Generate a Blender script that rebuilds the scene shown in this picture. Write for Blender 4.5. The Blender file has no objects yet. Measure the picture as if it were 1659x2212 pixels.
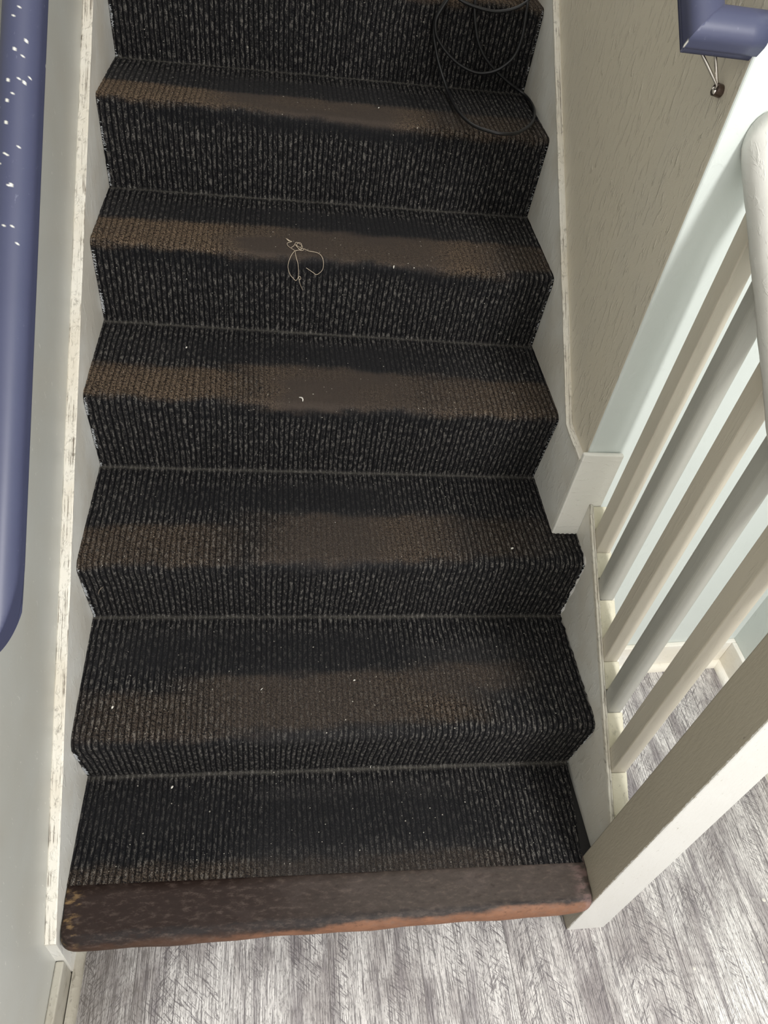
import bpy, bmesh, math, random
import numpy as np
from mathutils import Vector, Matrix

C = bpy.context.scene.collection
SC = bpy.context.scene
random.seed(7)
rng = np.random.default_rng(11)

# ------------------------------------------------------------------ camera
F_PX = 1595.05
cam_d = bpy.data.cameras.new('camera')
cam = bpy.data.objects.new('camera', cam_d); C.objects.link(cam)
cam_d.sensor_fit = 'VERTICAL'; cam_d.sensor_height = 24.0
cam_d.lens = 24.0 * F_PX / 2212.0
cam_d.clip_start = 0.02
right = Vector((0.98709705, -0.10297745, 0.12261755))
down = Vector((0.01315659, -0.71102114, -0.70304754))
fwd = Vector((0.15958171, 0.69558938, -0.70049204))
mw = Matrix((right, -down, -fwd)).transposed().to_4x4()
mw.translation = Vector((0.33827982, -0.44120138, 1.64260931))
cam.matrix_world = mw
SC.camera = cam

# ------------------------------------------------------------------ light and exposure
SC.view_settings.view_transform = 'Standard'
SC.view_settings.look = 'None'
SC.view_settings.gamma = 1.0
SC.view_settings.use_curve_mapping = False
SC.view_settings.exposure = 0.0

world = bpy.data.worlds.new('world'); SC.world = world
world.use_nodes = True
bg = world.node_tree.nodes['Background']
bg.inputs['Color'].default_value = (1.0, 0.985, 0.955, 1)
bg.inputs['Strength'].default_value = 1.75

def area_light(name, loc, target, size, power, color):
    d = bpy.data.lights.new(name, 'AREA'); d.shape = 'DISK'; d.size = size
    d.energy = power; d.color = color
    o = bpy.data.objects.new(name, d); C.objects.link(o)
    o.location = loc
    o.rotation_euler = (Vector(target) - Vector(loc)).to_track_quat('-Z', 'Y').to_euler()
    return o
area_light('hall_ceiling_lamp', (1.44, -1.38, 2.62), (0.8, 0.3, 0.4), 0.34, 50, (1.0, 0.99, 0.97))

# ------------------------------------------------------------------ object helpers
def tag(o, label=None, cat=None, group=None, kind=None):
    if label: o['label'] = label
    if cat: o['category'] = cat
    if group: o['group'] = group
    if kind: o['kind'] = kind
    return o

def link(name, me, mats=(), parent=None):
    o = bpy.data.objects.new(name, me); C.objects.link(o)
    for m in mats: me.materials.append(m)
    if parent: o.parent = parent
    return o

def obj(name, bm, mat, parent=None, smooth=False):
    me = bpy.data.meshes.new(name)
    bmesh.ops.recalc_face_normals(bm, faces=bm.faces[:])
    bm.to_mesh(me); bm.free()
    if smooth:
        for p in me.polygons: p.use_smooth = True
    return link(name, me, mat if isinstance(mat, (list, tuple)) else (mat,), parent)

def thing(name, label, cat, loc=(0, 0, 0), group=None):
    o = bpy.data.objects.new(name, None); C.objects.link(o)
    o.location = loc; o.empty_display_size = 0.05
    return tag(o, label, cat, group)

def keep(o, parent):
    o.parent = parent
    o.matrix_parent_inverse = Matrix.Translation(-Vector(parent.location))
    return o

def bevel(bm, w, seg=2):
    if w > 0:
        bmesh.ops.bevel(bm, geom=bm.edges[:], offset=w, segments=seg, profile=0.5, affect='EDGES', clamp_overlap=True)

def box(x0, x1, y0, y1, z0, z1, bv=0.0, seg=2):
    bm = bmesh.new()
    v = [bm.verts.new(p) for p in ((x0,y0,z0),(x1,y0,z0),(x1,y1,z0),(x0,y1,z0),(x0,y0,z1),(x1,y0,z1),(x1,y1,z1),(x0,y1,z1))]
    for f in ((0,1,2,3),(4,5,6,7),(0,1,5,4),(1,2,6,5),(2,3,7,6),(3,0,4,7)):
        bm.faces.new([v[i] for i in f])
    bmesh.ops.recalc_face_normals(bm, faces=bm.faces[:])
    bevel(bm, bv, seg)
    return bm

def prism_x(yz, x0, x1, bv=0.0, seg=2):
    """closed outline in y,z swept along x"""
    bm = bmesh.new()
    a = [bm.verts.new((x0, y, z)) for y, z in yz]
    b = [bm.verts.new((x1, y, z)) for y, z in yz]
    n = len(yz)
    bm.faces.new(a); bm.faces.new(b[::-1])
    for i in range(n):
        bm.faces.new((a[i], a[(i+1) % n], b[(i+1) % n], b[i]))
    bmesh.ops.recalc_face_normals(bm, faces=bm.faces[:])
    bevel(bm, bv, seg)
    return bm

def sweep(rings):
    """list of equal-length closed rings of points, capped"""
    bm = bmesh.new()
    R = [[bm.verts.new(p) for p in r] for r in rings]
    n = len(R[0])
    for a, b in zip(R[:-1], R[1:]):
        for i in range(n):
            bm.faces.new((a[i], a[(i+1) % n], b[(i+1) % n], b[i]))
    bm.faces.new(R[0][::-1]); bm.faces.new(R[-1])
    return bm

def catmull(pts, k=8):
    P = [Vector(p) for p in pts]
    P = [P[0]*2 - P[1]] + P + [P[-1]*2 - P[-2]]
    out = []
    for i in range(1, len(P)-2):
        p0, p1, p2, p3 = P[i-1:i+3]
        for j in range(k):
            t = j / k
            out.append(0.5*((2*p1) + (p2-p0)*t + (2*p0-5*p1+4*p2-p3)*t*t + (3*p1-p0-3*p2+p3)*t**3))
    out.append(P[-2])
    return out

def tube(pts, r, n=8, taper=False):
    pts = [Vector(p) for p in pts]
    rings = []
    nrm = None
    for i, p in enumerate(pts):
        t = (pts[min(i+1, len(pts)-1)] - pts[max(i-1, 0)]).normalized()
        if nrm is None:
            nrm = t.orthogonal().normalized()
        nrm = (nrm - t*nrm.dot(t)).normalized()
        b = t.cross(nrm)
        rr = r(i/(len(pts)-1)) if callable(r) else r
        rings.append([p + (nrm*math.cos(a) + b*math.sin(a))*rr for a in [2*math.pi*k/n for k in range(n)]])
    return sweep(rings)

# ------------------------------------------------------------------ node helpers
def S(r, g, b):
    f = lambda c: (c/255/12.92) if c/255 <= 0.04045 else ((c/255+0.055)/1.055)**2.4
    return (f(r), f(g), f(b), 1.0)

class NT:
    def __init__(self, name):
        self.m = bpy.data.materials.new(name); self.m.use_nodes = True
        self.t = self.m.node_tree; self.n = self.t.nodes
        self.p = self.n['Principled BSDF']
    def new(self, typ, **kw):
        n = self.n.new(typ)
        for k, v in kw.items(): setattr(n, k, v)
        return n
    def set(self, sock, v):
        if hasattr(v, 'is_output') or isinstance(v, bpy.types.NodeSocket): self.t.links.new(v, sock)
        else: sock.default_value = v
    def math(self, op, a, b=None, c=None, clamp=False):
        n = self.new('ShaderNodeMath', operation=op, use_clamp=clamp)
        self.set(n.inputs[0], a)
        if b is not None: self.set(n.inputs[1], b)
        if c is not None: self.set(n.inputs[2], c)
        return n.outputs[0]
    def mix(self, f, a, b, blend='MIX'):
        n = self.new('ShaderNodeMix', data_type='RGBA', blend_type=blend)
        self.set(n.inputs[0], f); self.set(n.inputs[6], a); self.set(n.inputs[7], b)
        return n.outputs[2]
    def smooth(self, v, lo, hi, a=0.0, b=1.0):
        n = self.new('ShaderNodeMapRange', interpolation_type='SMOOTHSTEP')
        self.set(n.inputs[0], v); self.set(n.inputs[1], lo); self.set(n.inputs[2], hi)
        self.set(n.inputs[3], a); self.set(n.inputs[4], b)
        return n.outputs[0]
    def pos(self):
        if not hasattr(self, '_pos'):
            self._pos = self.new('ShaderNodeNewGeometry').outputs['Position']
        return self._pos
    def scaled(self, v, sc, rot=None, loc=None):
        if rot:                      # turn first, then stretch
            r = self.new('ShaderNodeMapping'); self.set(r.inputs[0], v)
            r.inputs['Rotation'].default_value = rot; v = r.outputs[0]
        n = self.new('ShaderNodeMapping')
        self.set(n.inputs[0], v)
        if loc: n.inputs['Location'].default_value = loc
        n.inputs['Scale'].default_value = sc
        return n.outputs[0]
    def noise(self, v, scale=1.0, detail=3.0, rough=0.55, dist=0.0):
        n = self.new('ShaderNodeTexNoise')
        self.set(n.inputs['Vector'], v)
        n.inputs['Scale'].default_value = scale; n.inputs['Detail'].default_value = detail
        n.inputs['Roughness'].default_value = rough; n.inputs['Distortion'].default_value = dist
        return n.outputs['Fac']
    def bump(self, h, strength, dist, normal=None):
        n = self.new('ShaderNodeBump')
        n.inputs['Strength'].default_value = strength; n.inputs['Distance'].default_value = dist
        self.set(n.inputs['Height'], h)
        if normal is not None: self.set(n.inputs['Normal'], normal)
        self.t.links.new(n.outputs[0], self.p.inputs['Normal'])
        return n.outputs[0]
    def base(self, c): self.set(self.p.inputs['Base Color'], c)
    def rough(self, r): self.set(self.p.inputs['Roughness'], r)
    def attr(self, name):
        return self.new('ShaderNodeAttribute', attribute_name=name)

def paint(name, col, alt, rough=0.38, stretch=(60, 60, 14), bump=0.5, dist=0.0012, grime=0.0, specks=0.0, patch=1.6, cracks=0.0):
    """brush and roller paint: slow tonal drift, raised drips, optional grime and chips"""
    t = NT(name); P = t.pos()
    drift = t.noise(P, patch, 4, 0.6)
    c = t.mix(t.smooth(drift, 0.35, 0.65), col, alt)
    if grime > 0:
        g = t.noise(t.scaled(P, (90, 40, 90)), 1.0, 5, 0.7)
        c = t.mix(t.math('MULTIPLY', t.smooth(g, 0.55, 0.72), grime), c, S(70, 62, 52))
    if cracks > 0:      # hairline splits and dirt running with the slope of the moulding
        k = t.noise(t.scaled(P, (520, 9, 60), rot=(-0.68, 0, 0)), 1.0, 3, 0.6, 0.4)
        br = t.noise(t.scaled(P, (30, 22, 22)), 1.0, 3, 0.6)
        c = t.mix(t.math('MULTIPLY', t.math('MULTIPLY', t.smooth(k, 0.56, 0.62), t.smooth(br, 0.42, 0.56)), cracks), c, S(92, 80, 66))
    h = t.noise(t.scaled(P, stretch), 1.0, 4, 0.6, 0.6)
    ridge = t.smooth(h, 0.52, 0.75)
    if specks > 0:
        s = t.noise(t.scaled(P, (140, 140, 60)), 1.0, 2, 0.5)
        c = t.mix(t.math('MULTIPLY', t.smooth(s, 0.70, 0.76), specks), c, S(238, 236, 228))
    fine = t.noise(P, 420, 2, 0.5)
    t.base(c); t.rough(rough)
    t.bump(t.math('ADD', ridge, t.math('MULTIPLY', fine, 0.12)), bump, dist)
    return t.m

M_wall_l = paint('paint_putty_wall', S(183, 184, 179), S(176, 174, 165), 0.33, (30, 26, 26), 0.25, 0.0008, specks=0.35)
M_wall_r = paint('paint_taupe_wall', S(214, 206, 188), S(207, 201, 187), 0.36, (100, 100, 26), 0.9, 0.0022, specks=0.2)
M_wall_f = paint('paint_pale_wall', S(206, 212, 208), S(201, 207, 203), 0.5, (40, 40, 30), 0.3, 0.0012)
M_string = paint('paint_putty_gloss', S(226, 225, 219), S(212, 207, 196), 0.3, (70, 70, 30), 0.5, 0.0012, specks=0.3, patch=5)
M_cap = paint('paint_cream_worn', S(218, 214, 203), S(209, 202, 187), 0.45, (120, 40, 120), 0.8, 0.0015, grime=0.55, patch=6, cracks=0.8)
M_white = paint('paint_white', S(232, 230, 222), S(225, 222, 213), 0.42, (50, 50, 120), 0.5, 0.0014)
M_rail_w = paint('paint_white_rail', S(218, 217, 212), S(211, 209, 202), 0.4, (160, 30, 60), 0.5, 0.0012)
M_bal_w = paint('paint_warm_grey', S(200, 192, 176), S(192, 185, 170), 0.34, (160, 160, 18), 0.45, 0.001)
M_bal_c = paint('paint_cool_grey', S(172, 171, 163), S(164, 163, 156), 0.28, (160, 160, 18), 0.25, 0.0008)
M_fillet = paint('paint_cream_dirty', S(208, 203, 182), S(196, 190, 168), 0.45, (90, 90, 90), 0.4, 0.001, grime=0.35, patch=9)
M_skirt_w = paint('paint_skirting_white', S(238, 236, 230), S(230, 224, 210), 0.4, (60, 60, 60), 0.5, 0.0012, grime=0.12, patch=6)
M_skirt_d = paint('paint_skirting_dull', S(178, 174, 162), S(160, 154, 140), 0.42, (60, 60, 60), 0.4, 0.001, grime=0.7, patch=8)  # weaker light at the left put into this darker paint, besides the grime

# newel: white front, taupe side, brushed ragged where the two paints meet
def newel_mat():
    t = NT('paint_newel'); P = t.pos()
    sx = t.new('ShaderNodeSeparateXYZ'); t.set(sx.inputs[0], P)
    rag = t.noise(t.scaled(P, (260, 260, 110)), 1.0, 4, 0.7)
    edge = t.math('ADD', -0.0285, t.math('MULTIPLY', t.math('SUBTRACT', rag, 0.5), 0.012))
    front = t.math('LESS_THAN', sx.outputs[1], edge)
    rightf = t.math('GREATER_THAN', sx.outputs[0], 1.05)
    w = t.math('MAXIMUM', front, rightf)
    drift = t.noise(P, 7, 4, 0.6)
    taupe = t.mix(drift, S(174, 166, 149), S(165, 157, 141))
    white = t.mix(drift, S(211, 210, 206), S(203, 201, 195))
    c = t.mix(w, taupe, white)
    sc = t.noise(t.scaled(P, (120, 120, 60)), 1.0, 3, 0.6)
    c = t.mix(t.math('MULTIPLY', t.smooth(sc, 0.72, 0.78), 0.6), c, S(120, 112, 100))
    t.base(c); t.rough(0.4)
    h = t.noise(t.scaled(P, (220, 220, 40)), 1.0, 5, 0.65, 0.5)
    t.bump(h, 0.55, 0.0016)
    return t.m
M_newel = newel_mat()

def floor_mat():
    t = NT('limed_oak_vinyl_plank'); P = t.pos()
    sx = t.new('ShaderNodeSeparateXYZ'); t.set(sx.inputs[0], P)
    X, Y = sx.outputs[0], sx.outputs[1]
    u = t.math('DIVIDE', t.math('SUBTRACT', X, 0.473), 0.182)
    idx = t.math('FLOOR', u); fr = t.math('FRACT', u)
    wn = t.new('ShaderNodeTexWhiteNoise', noise_dimensions='1D'); t.set(wn.inputs['W'], idx)
    rnd = wn.outputs['Value']
    cv = t.new('ShaderNodeCombineXYZ')
    t.set(cv.inputs[0], X); t.set(cv.inputs[1], t.math('ADD', Y, t.math('MULTIPLY', rnd, 7.3))); t.set(cv.inputs[2], t.math('MULTIPLY', rnd, 3.1))
    V = cv.outputs[0]
    # broad tone along the boards
    tone = t.noise(t.scaled(V, (22, 2.5, 1)), 1.0, 4, 0.6, 0.4)
    blot = t.noise(t.scaled(V, (9, 5, 1)), 1.0, 5, 0.65)
    # fine grain lines
    wob = t.noise(t.scaled(V, (30, 9, 1)), 1.0, 3, 0.5)
    g1 = t.noise(t.scaled(V, (330, 16, 1)), 1.0, 3, 0.6, 0.9)
    wave = t.new('ShaderNodeTexWave', wave_type='BANDS', bands_direction='X', wave_profile='SIN')
    t.set(wave.inputs['Vector'], t.scaled(V, (1, 0.035, 1)))
    wave.inputs['Scale'].default_value = 105; wave.inputs['Distortion'].default_value = 13.0
    wave.inputs['Detail'].default_value = 3.0; wave.inputs['Detail Scale'].default_value = 1.6; wave.inputs['Detail Roughness'].default_value = 0.6
    lines = t.math('MULTIPLY', t.smooth(wave.outputs['Fac'], 0.46, 0.05), t.smooth(g1, 0.36, 0.52))
    lines = t.math('MAXIMUM', lines, t.smooth(t.noise(t.scaled(V, (430, 9, 1), loc=(2, 5, 0)), 1.0, 2, 0.5, 1.2), 0.55, 0.63))
    # diagonal saw marks in patches
    def saws(ang, seed, dens):
        n = t.noise(t.scaled(V, (42, 380, 1), rot=(0, 0, math.radians(ang)), loc=(seed, seed, 0)), 1.0, 3, 0.65, 0.5)
        m = t.smooth(t.noise(t.scaled(V, (13, 3.5, 1), loc=(seed*3, 1, 0)), 1.0, 2, 0.5), dens, dens+0.09)
        return t.math('MULTIPLY', t.smooth(n, 0.55, 0.60), m)
    sawl = t.math('MAXIMUM', saws(42, 1.3, 0.50), saws(-52, 4.1, 0.52))
    pores = t.smooth(t.noise(t.scaled(V, (520, 120, 1)), 1.0, 2, 0.6, 0.6), 0.52, 0.64)
    light = t.mix(tone, S(240, 237, 234), S(216, 211, 208))
    c = t.mix(t.smooth(blot, 0.42, 0.66), light, S(172, 166, 164))
    c = t.mix(t.math('MULTIPLY', t.smooth(tone, 0.48, 0.66), 0.65), c, S(122, 115, 119))
    c = t.mix(t.math('MULTIPLY', rnd, 0.22), c, S(150, 140, 136))
    c = t.mix(t.math('MULTIPLY', lines, 0.74), c, S(72, 66, 70))
    c = t.mix(t.math('MULTIPLY', sawl, 0.78), c, S(92, 86, 90))
    c = t.mix(t.math('MULTIPLY', pores, 0.6), c, S(100, 95, 95))
    seam = t.math('LESS_THAN', fr, 0.008)
    c = t.mix(t.math('MULTIPLY', seam, 0.6), c, S(70, 64, 62))
    # dirt by the left skirting, with the shade there painted into the colour
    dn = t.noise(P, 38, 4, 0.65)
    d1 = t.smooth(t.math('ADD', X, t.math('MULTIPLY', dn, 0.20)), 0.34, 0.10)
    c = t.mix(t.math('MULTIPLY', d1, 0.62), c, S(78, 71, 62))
    dots = t.noise(P, 95, 1, 0.4)
    c = t.mix(t.math('MULTIPLY', t.smooth(dots, 0.77, 0.80), 0.6), c, S(52, 46, 44))
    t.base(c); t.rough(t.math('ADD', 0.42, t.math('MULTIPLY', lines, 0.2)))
    t.bump(t.math('SUBTRACT', 1.0, t.math('ADD', lines, t.math('ADD', sawl, pores))), 0.35, 0.0006)
    return t.m
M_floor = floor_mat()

def carpet_mat():
    t = NT('ribbed_loop_carpet')
    uv = t.new('ShaderNodeUVMap', uv_map='UVMap').outputs[0]
    st = t.attr('stain'); sep = t.new('ShaderNodeSeparateColor'); t.set(sep.inputs[0], st.outputs['Color'])
    brown, worn, dark = sep.outputs[0], sep.outputs[1], sep.outputs[2]
    dust = st.outputs['Alpha']
    rib = t.attr('rib').outputs['Fac']
    # yarn: short twisted flecks running with the ribs
    f1 = t.noise(t.scaled(uv, (560, 400, 1)), 1.0, 3, 0.75, 0.6)
    f2 = t.noise(t.scaled(uv, (190, 75, 1), loc=(5, 9, 0)), 1.0, 3, 0.6)
    f3 = t.noise(t.scaled(uv, (1100, 900, 1)), 1.0, 1, 0.6)
    knot = t.noise(t.scaled(uv, (140, 260, 1), rot=(0, 0, 0.5)), 1.0, 2, 0.6)
    unworn = t.math('SUBTRACT', 1.0, worn)
    base = t.mix(t.math('MULTIPLY', t.smooth(rib, 0.10, 0.65), t.smooth(knot, 0.25, 0.6)), S(7, 7, 10), S(44, 43, 44))
    fleck = t.math('MULTIPLY', t.smooth(t.math('ADD', f1, t.math('MULTIPLY', t.math('SUBTRACT', f2, 0.5), 1.1)), 0.50, 0.68), t.smooth(rib, 0.25, 0.75))
    c = t.mix(fleck, base, S(128, 124, 118))
    c = t.mix(t.math('MULTIPLY', t.smooth(f3, 0.42, 0.62), 0.55), c, S(16, 16, 19))
    # flattened, greasy pile
    flat = t.mix(t.smooth(f1, 0.35, 0.7), S(27, 27, 29), S(58, 56, 55))
    flat = t.mix(t.math('MULTIPLY', t.smooth(rib, 0.5, 0.1), 0.45), flat, S(20, 19, 19))
    c = t.mix(t.math('MULTIPLY', worn, 0.88), c, flat)
    # rust brown staining on the noses
    bf = t.mix(t.smooth(f1, 0.35, 0.68), S(54, 44, 36), S(152, 131, 108))
    bf = t.mix(t.math('MULTIPLY', t.smooth(rib, 0.45, 0.12), t.math('MULTIPLY', unworn, 0.6)), bf, S(30, 24, 20))
    bf = t.mix(t.smooth(t.math('ADD', f1, t.math('MULTIPLY', t.math('SUBTRACT', knot, 0.5), 1.2)), 0.56, 0.36), bf, S(34, 26, 21))
    bflat = t.mix(f1, S(46, 40, 36), S(80, 71, 64))
    bf = t.mix(worn, bf, bflat)
    c = t.mix(brown, c, bf)
    c = t.mix(t.math('MULTIPLY', dark, 0.8), c, S(20, 21, 24))
    c = t.mix(t.math('MULTIPLY', dust, t.smooth(f1, 0.25, 0.6)), c, S(120, 116, 108))
    # tiny pale lint
    lint = t.noise(t.scaled(uv, (210, 210, 1)), 1.0, 0, 0.5)
    c = t.mix(t.math('MULTIPLY', t.smooth(lint, 0.835, 0.85), 0.8), c, S(190, 184, 172))
    t.base(t.mix(1.0, c, (0.92, 0.92, 0.93, 1), 'MULTIPLY')); t.rough(0.92)
    t.set(t.p.inputs['Specular IOR Level'], 0.15)
    h = t.math('ADD', t.math('MULTIPLY', f1, 0.9), t.math('MULTIPLY', f3, 0.6))
    t.bump(t.math('MULTIPLY', t.math('ADD', h, knot), t.math('ADD', 0.35, t.math('MULTIPLY', unworn, 0.65))), 0.9, 0.0025)
    return t.m
M_carpet = carpet_mat()

def nosing_mat():
    t = NT('worn_brown_nosing'); P = t.pos()
    sx = t.new('ShaderNodeSeparateXYZ'); t.set(sx.inputs[0], P)
    n1 = t.noise(t.scaled(P, (9, 16, 16)), 1.0, 5, 0.65)
    n2 = t.noise(t.scaled(P, (40, 90, 90)), 1.0, 4, 0.6)
    n3 = t.noise(P, 190, 2, 0.5)
    c = t.mix(t.smooth(sx.outputs[0], 0.25, 0.65), S(36, 23, 18), S(62, 54, 49))  # darker left end: shade painted into the brown
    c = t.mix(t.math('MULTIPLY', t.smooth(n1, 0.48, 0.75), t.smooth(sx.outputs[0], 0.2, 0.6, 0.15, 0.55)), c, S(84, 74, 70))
    c = t.mix(t.math('MULTIPLY', t.smooth(n2, 0.55, 0.75), 0.4), c, S(40, 26, 22))
    edge = t.math('ADD', sx.outputs[1], t.math('MULTIPLY', t.math('SUBTRACT', n1, 0.5), 0.03))
    
    black = t.math('MULTIPLY', t.smooth(edge, -0.018, -0.026), t.smooth(n2, 0.3, 0.6))
    c = t.mix(t.math('MULTIPLY', black, 0.8), c, S(30, 25, 25))
    orange = t.math('MULTIPLY', t.smooth(edge, t.smooth(sx.outputs[0], 0.2, 0.95, -0.040, -0.026), t.smooth(sx.outputs[0], 0.2, 0.95, -0.046, -0.034)), t.smooth(sx.outputs[0], 0.16, 0.42))
    oc = t.mix(n2, S(92, 62, 46), S(150, 106, 80))
    c = t.mix(t.math('MULTIPLY', t.smooth(edge, -0.034, -0.044), 0.6), c, S(84, 60, 46))
    c = t.mix(t.math('MULTIPLY', orange, 0.85), c, oc)
    corner = t.math('MULTIPLY', t.smooth(sx.outputs[0], 0.042, 0.014), t.smooth(n2, 0.50, 0.66))
    c = t.mix(t.math('MULTIPLY', corner, 0.55), c, S(150, 122, 82))
    rcorner = t.math('MULTIPLY', t.smooth(sx.outputs[0], 0.93, 0.955), t.smooth(n2, 0.4, 0.6))
    c = t.mix(t.math('MULTIPLY', rcorner, 0.5), c, S(128, 104, 100))
    c = t.mix(t.smooth(n3, 0.80, 0.83), c, S(190, 180, 170))
    t.set(t.p.inputs['Specular IOR Level'], 0.3)
    n4 = t.noise(t.scaled(P, (60, 140, 140), loc=(3, 1, 2)), 1.0, 5, 0.7)
    c = t.mix(t.math('MULTIPLY', t.smooth(n4, 0.48, 0.72), 0.35), c, S(104, 90, 82))
    c = t.mix(t.math('MULTIPLY', t.smooth(n4, 0.45, 0.28), 0.5), c, S(28, 19, 16))
    t.base(c); t.rough(t.math('ADD', 0.5, t.math('MULTIPLY', n1, 0.25)))
    t.bump(t.math('ADD', n2, t.math('MULTIPLY', n3, 0.4)), 0.3, 0.0012)
    return t.m
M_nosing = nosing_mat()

def simple(name, col, rough=0.5, metal=0.0, nscale=60, bump=0.1, dist=0.0005, alt=None):
    t = NT(name); P = t.pos()
    n = t.noise(P, nscale, 3, 0.6)
    t.base(t.mix(n, col, alt or tuple(c*0.8 for c in col[:3]) + (1,)))
    t.rough(rough); t.p.inputs['Metallic'].default_value = metal
    t.bump(n, bump, dist)
    return t.m
M_tread = simple('bare_dark_board', S(14, 11, 10), 0.6)
M_riser = simple('dark_riser_board', S(30, 26, 22), 0.7)
M_metal = simple('polished_steel', S(190, 184, 176), 0.22, 1.0, 200, 0.02)
M_metal_d = simple('tarnished_steel', S(112, 98, 92), 0.3, 1.0, 200, 0.05)
M_cable = simple('black_rubber', S(19, 19, 21), 0.45, 0.0, 300, 0.1)
M_thread = simple('beige_thread', S(206, 190, 168), 0.9, 0.0, 900, 0.3)
M_lint = simple('pale_lint', S(222, 218, 208), 0.9, 0.0, 500, 0.2)
M_fray = simple('frayed_backing', S(198, 200, 202), 0.95, 0.0, 700, 0.3)

def blue_mat():
    t = NT('chipped_blue_gloss'); P = t.pos()
    ch = t.attr('chip').outputs['Fac']
    sc = t.noise(t.scaled(P, (170, 60, 110)), 1.0, 3, 0.6)
    d = t.noise(P, 9, 4, 0.6)
    c = t.mix(d, S(68, 72, 98), S(62, 65, 90))
    c = t.mix(t.math('MULTIPLY', t.smooth(sc, 0.66, 0.78), 0.3), c, S(150, 154, 176))
    c = t.mix(ch, c, S(236, 234, 222))
    t.base(c); t.rough(0.44)
    h = t.noise(P, 140, 2, 0.5)
    t.bump(t.math('SUBTRACT', t.math('MULTIPLY', h, 0.25), ch), 0.3, 0.0008)
    return t.m
M_blue = blue_mat()

# ------------------------------------------------------------------ dimensions
W = 0.94          # clear width between the wall strings
W2 = 0.9948       # inner face of the open-side string
Y_END = 0.578     # hall face of the wall at the head of the balustrade

# ------------------------------------------------------------------ setting
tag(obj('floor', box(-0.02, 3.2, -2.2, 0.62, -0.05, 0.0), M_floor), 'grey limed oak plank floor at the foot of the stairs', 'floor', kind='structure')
tag(obj('wall_left', box(-0.14, -0.018, -2.2, 3.0, -0.05, 3.4), M_wall_l), 'putty painted wall beside the blue handrail on the left', 'wall', kind='structure')
WR = W + 0.012    # wall above the right string
Y0, Y1 = 0.588, 0.622   # the hall wall runs a little out of square
def wall_prism(name, outline, mats, pick=None, arris=None):
    bm = bmesh.new()
    lo = [bm.verts.new((x, y, -0.05)) for x, y in outline]; hi = [bm.verts.new((x, y, 3.4)) for x, y in outline]
    n = len(outline)
    bm.faces.new(lo[::-1]); bm.faces.new(hi)
    for i in range(n): bm.faces.new((lo[i], lo[(i+1) % n], hi[(i+1) % n], hi[i]))
    bmesh.ops.recalc_face_normals(bm, faces=bm.faces[:])
    if arris:
        e = [e for e in bm.edges if all((v.co.xy - Vector(arris)).length < 1e-5 for v in e.verts)]
        bmesh.ops.bevel(bm, geom=e, offset=0.006, segments=4, profile=0.5, affect='EDGES')
    if pick:
        for f in bm.faces: f.material_index = pick(f.calc_center_median())
    me = bpy.data.meshes.new(name); bm.to_mesh(me); bm.free()
    return link(name, me, mats)
tag(obj('wall_right', box(WR, 1.06, Y0 + 0.012, 3.0, -0.05, 3.4), M_wall_r), 'taupe painted wall on the right of the upper stairs', 'wall', kind='structure')
tag(wall_prism('wall_back', [(WR, Y0), (1.614, Y1), (1.614, Y1+0.1), (1.062, Y1+0.1), (1.062, Y0+0.0115), (WR, Y0+0.0115)], (M_wall_f, M_wall_r),
    lambda c: 1 if c.x < WR + 0.0006 else 0, (WR, Y0)), 'pale mint white hall wall behind the balusters', 'wall', kind='structure')
tag(obj('wall_side', box(1.614, 1.72, -0.25, Y1 + 0.1, -0.05, 3.4), M_wall_f), 'pale wall on the far right behind the newel post', 'wall', kind='structure')
def strip(name, a, b, n, d, h, bv, mat, label, cat):
    """moulding from a to b (x, y), standing d out along n"""
    a = Vector((*a, 0)); b = Vector((*b, 0)); n = Vector((*n, 0))
    bm = bmesh.new()
    P = [a, b, b+n*d, a+n*d]
    lo = [bm.verts.new(p) for p in P]; hi = [bm.verts.new(p+Vector((0, 0, h))) for p in P]
    bm.faces.new(lo[::-1]); bm.faces.new(hi)
    for i in range(4): bm.faces.new((lo[i], lo[(i+1) % 4], hi[(i+1) % 4], hi[i]))
    bmesh.ops.recalc_face_normals(bm, faces=bm.faces[:])
    bevel(bm, bv, 2)
    return tag(obj(name, bm, mat), label, cat, kind='structure')
yw = lambda x: Y0 + (Y1-Y0)*(x-WR)/(1.614-WR)
strip('baseboard_back', (1.064, yw(1.064)), (1.614, Y1), (0, -1), 0.013, 0.100, 0.0025, M_skirt_w, 'white skirting board along the pale hall wall', 'skirting board')
strip('baseboard_side', (1.614, Y1-0.013), (1.614, -0.25), (-1, 0), 0.013, 0.100, 0.0025, M_skirt_w, 'white skirting board turning the far right corner', 'skirting board')
def quarter(name, p0, p1, inward, r, mat, label):
    p0 = Vector(p0); p1 = Vector(p1); inward = Vector(inward)
    ring = [(0, 0)] + [(r*math.cos(a), r*1.15*math.sin(a)) for a in [math.pi/2*k/6 for k in range(7)]]
    bm = sweep([[p + inward*a + Vector((0, 0, b)) for a, b in ring] for p in (p0, p1)])
    return tag(obj(name, bm, mat), label, 'quarter round moulding', kind='structure')
quarter('trim_1', (1.064, yw(1.064)-0.013, 0), (1.601, Y1-0.014, 0), (0, -1, 0), 0.016, M_skirt_w, 'white quarter round moulding below the hall skirting')
quarter('trim_2', (1.601, Y1-0.014, 0), (1.601, -0.25, 0), (-1, 0, 0), 0.016, M_skirt_w, 'white quarter round moulding along the far right wall')
tag(obj('baseboard_left', box(-0.018, -0.003, -2.2, -0.0365, 0, 0.092, 0.003, 2), M_skirt_d), 'scuffed putty skirting board below the left wall', 'skirting board', kind='structure')
quarter('trim_3', (-0.001, -2.2, 0), (-0.001, 0.0, 0), (1, 0, 0), 0.0165, M_skirt_d, 'dirty quarter round strip on the floor at the left')

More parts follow.
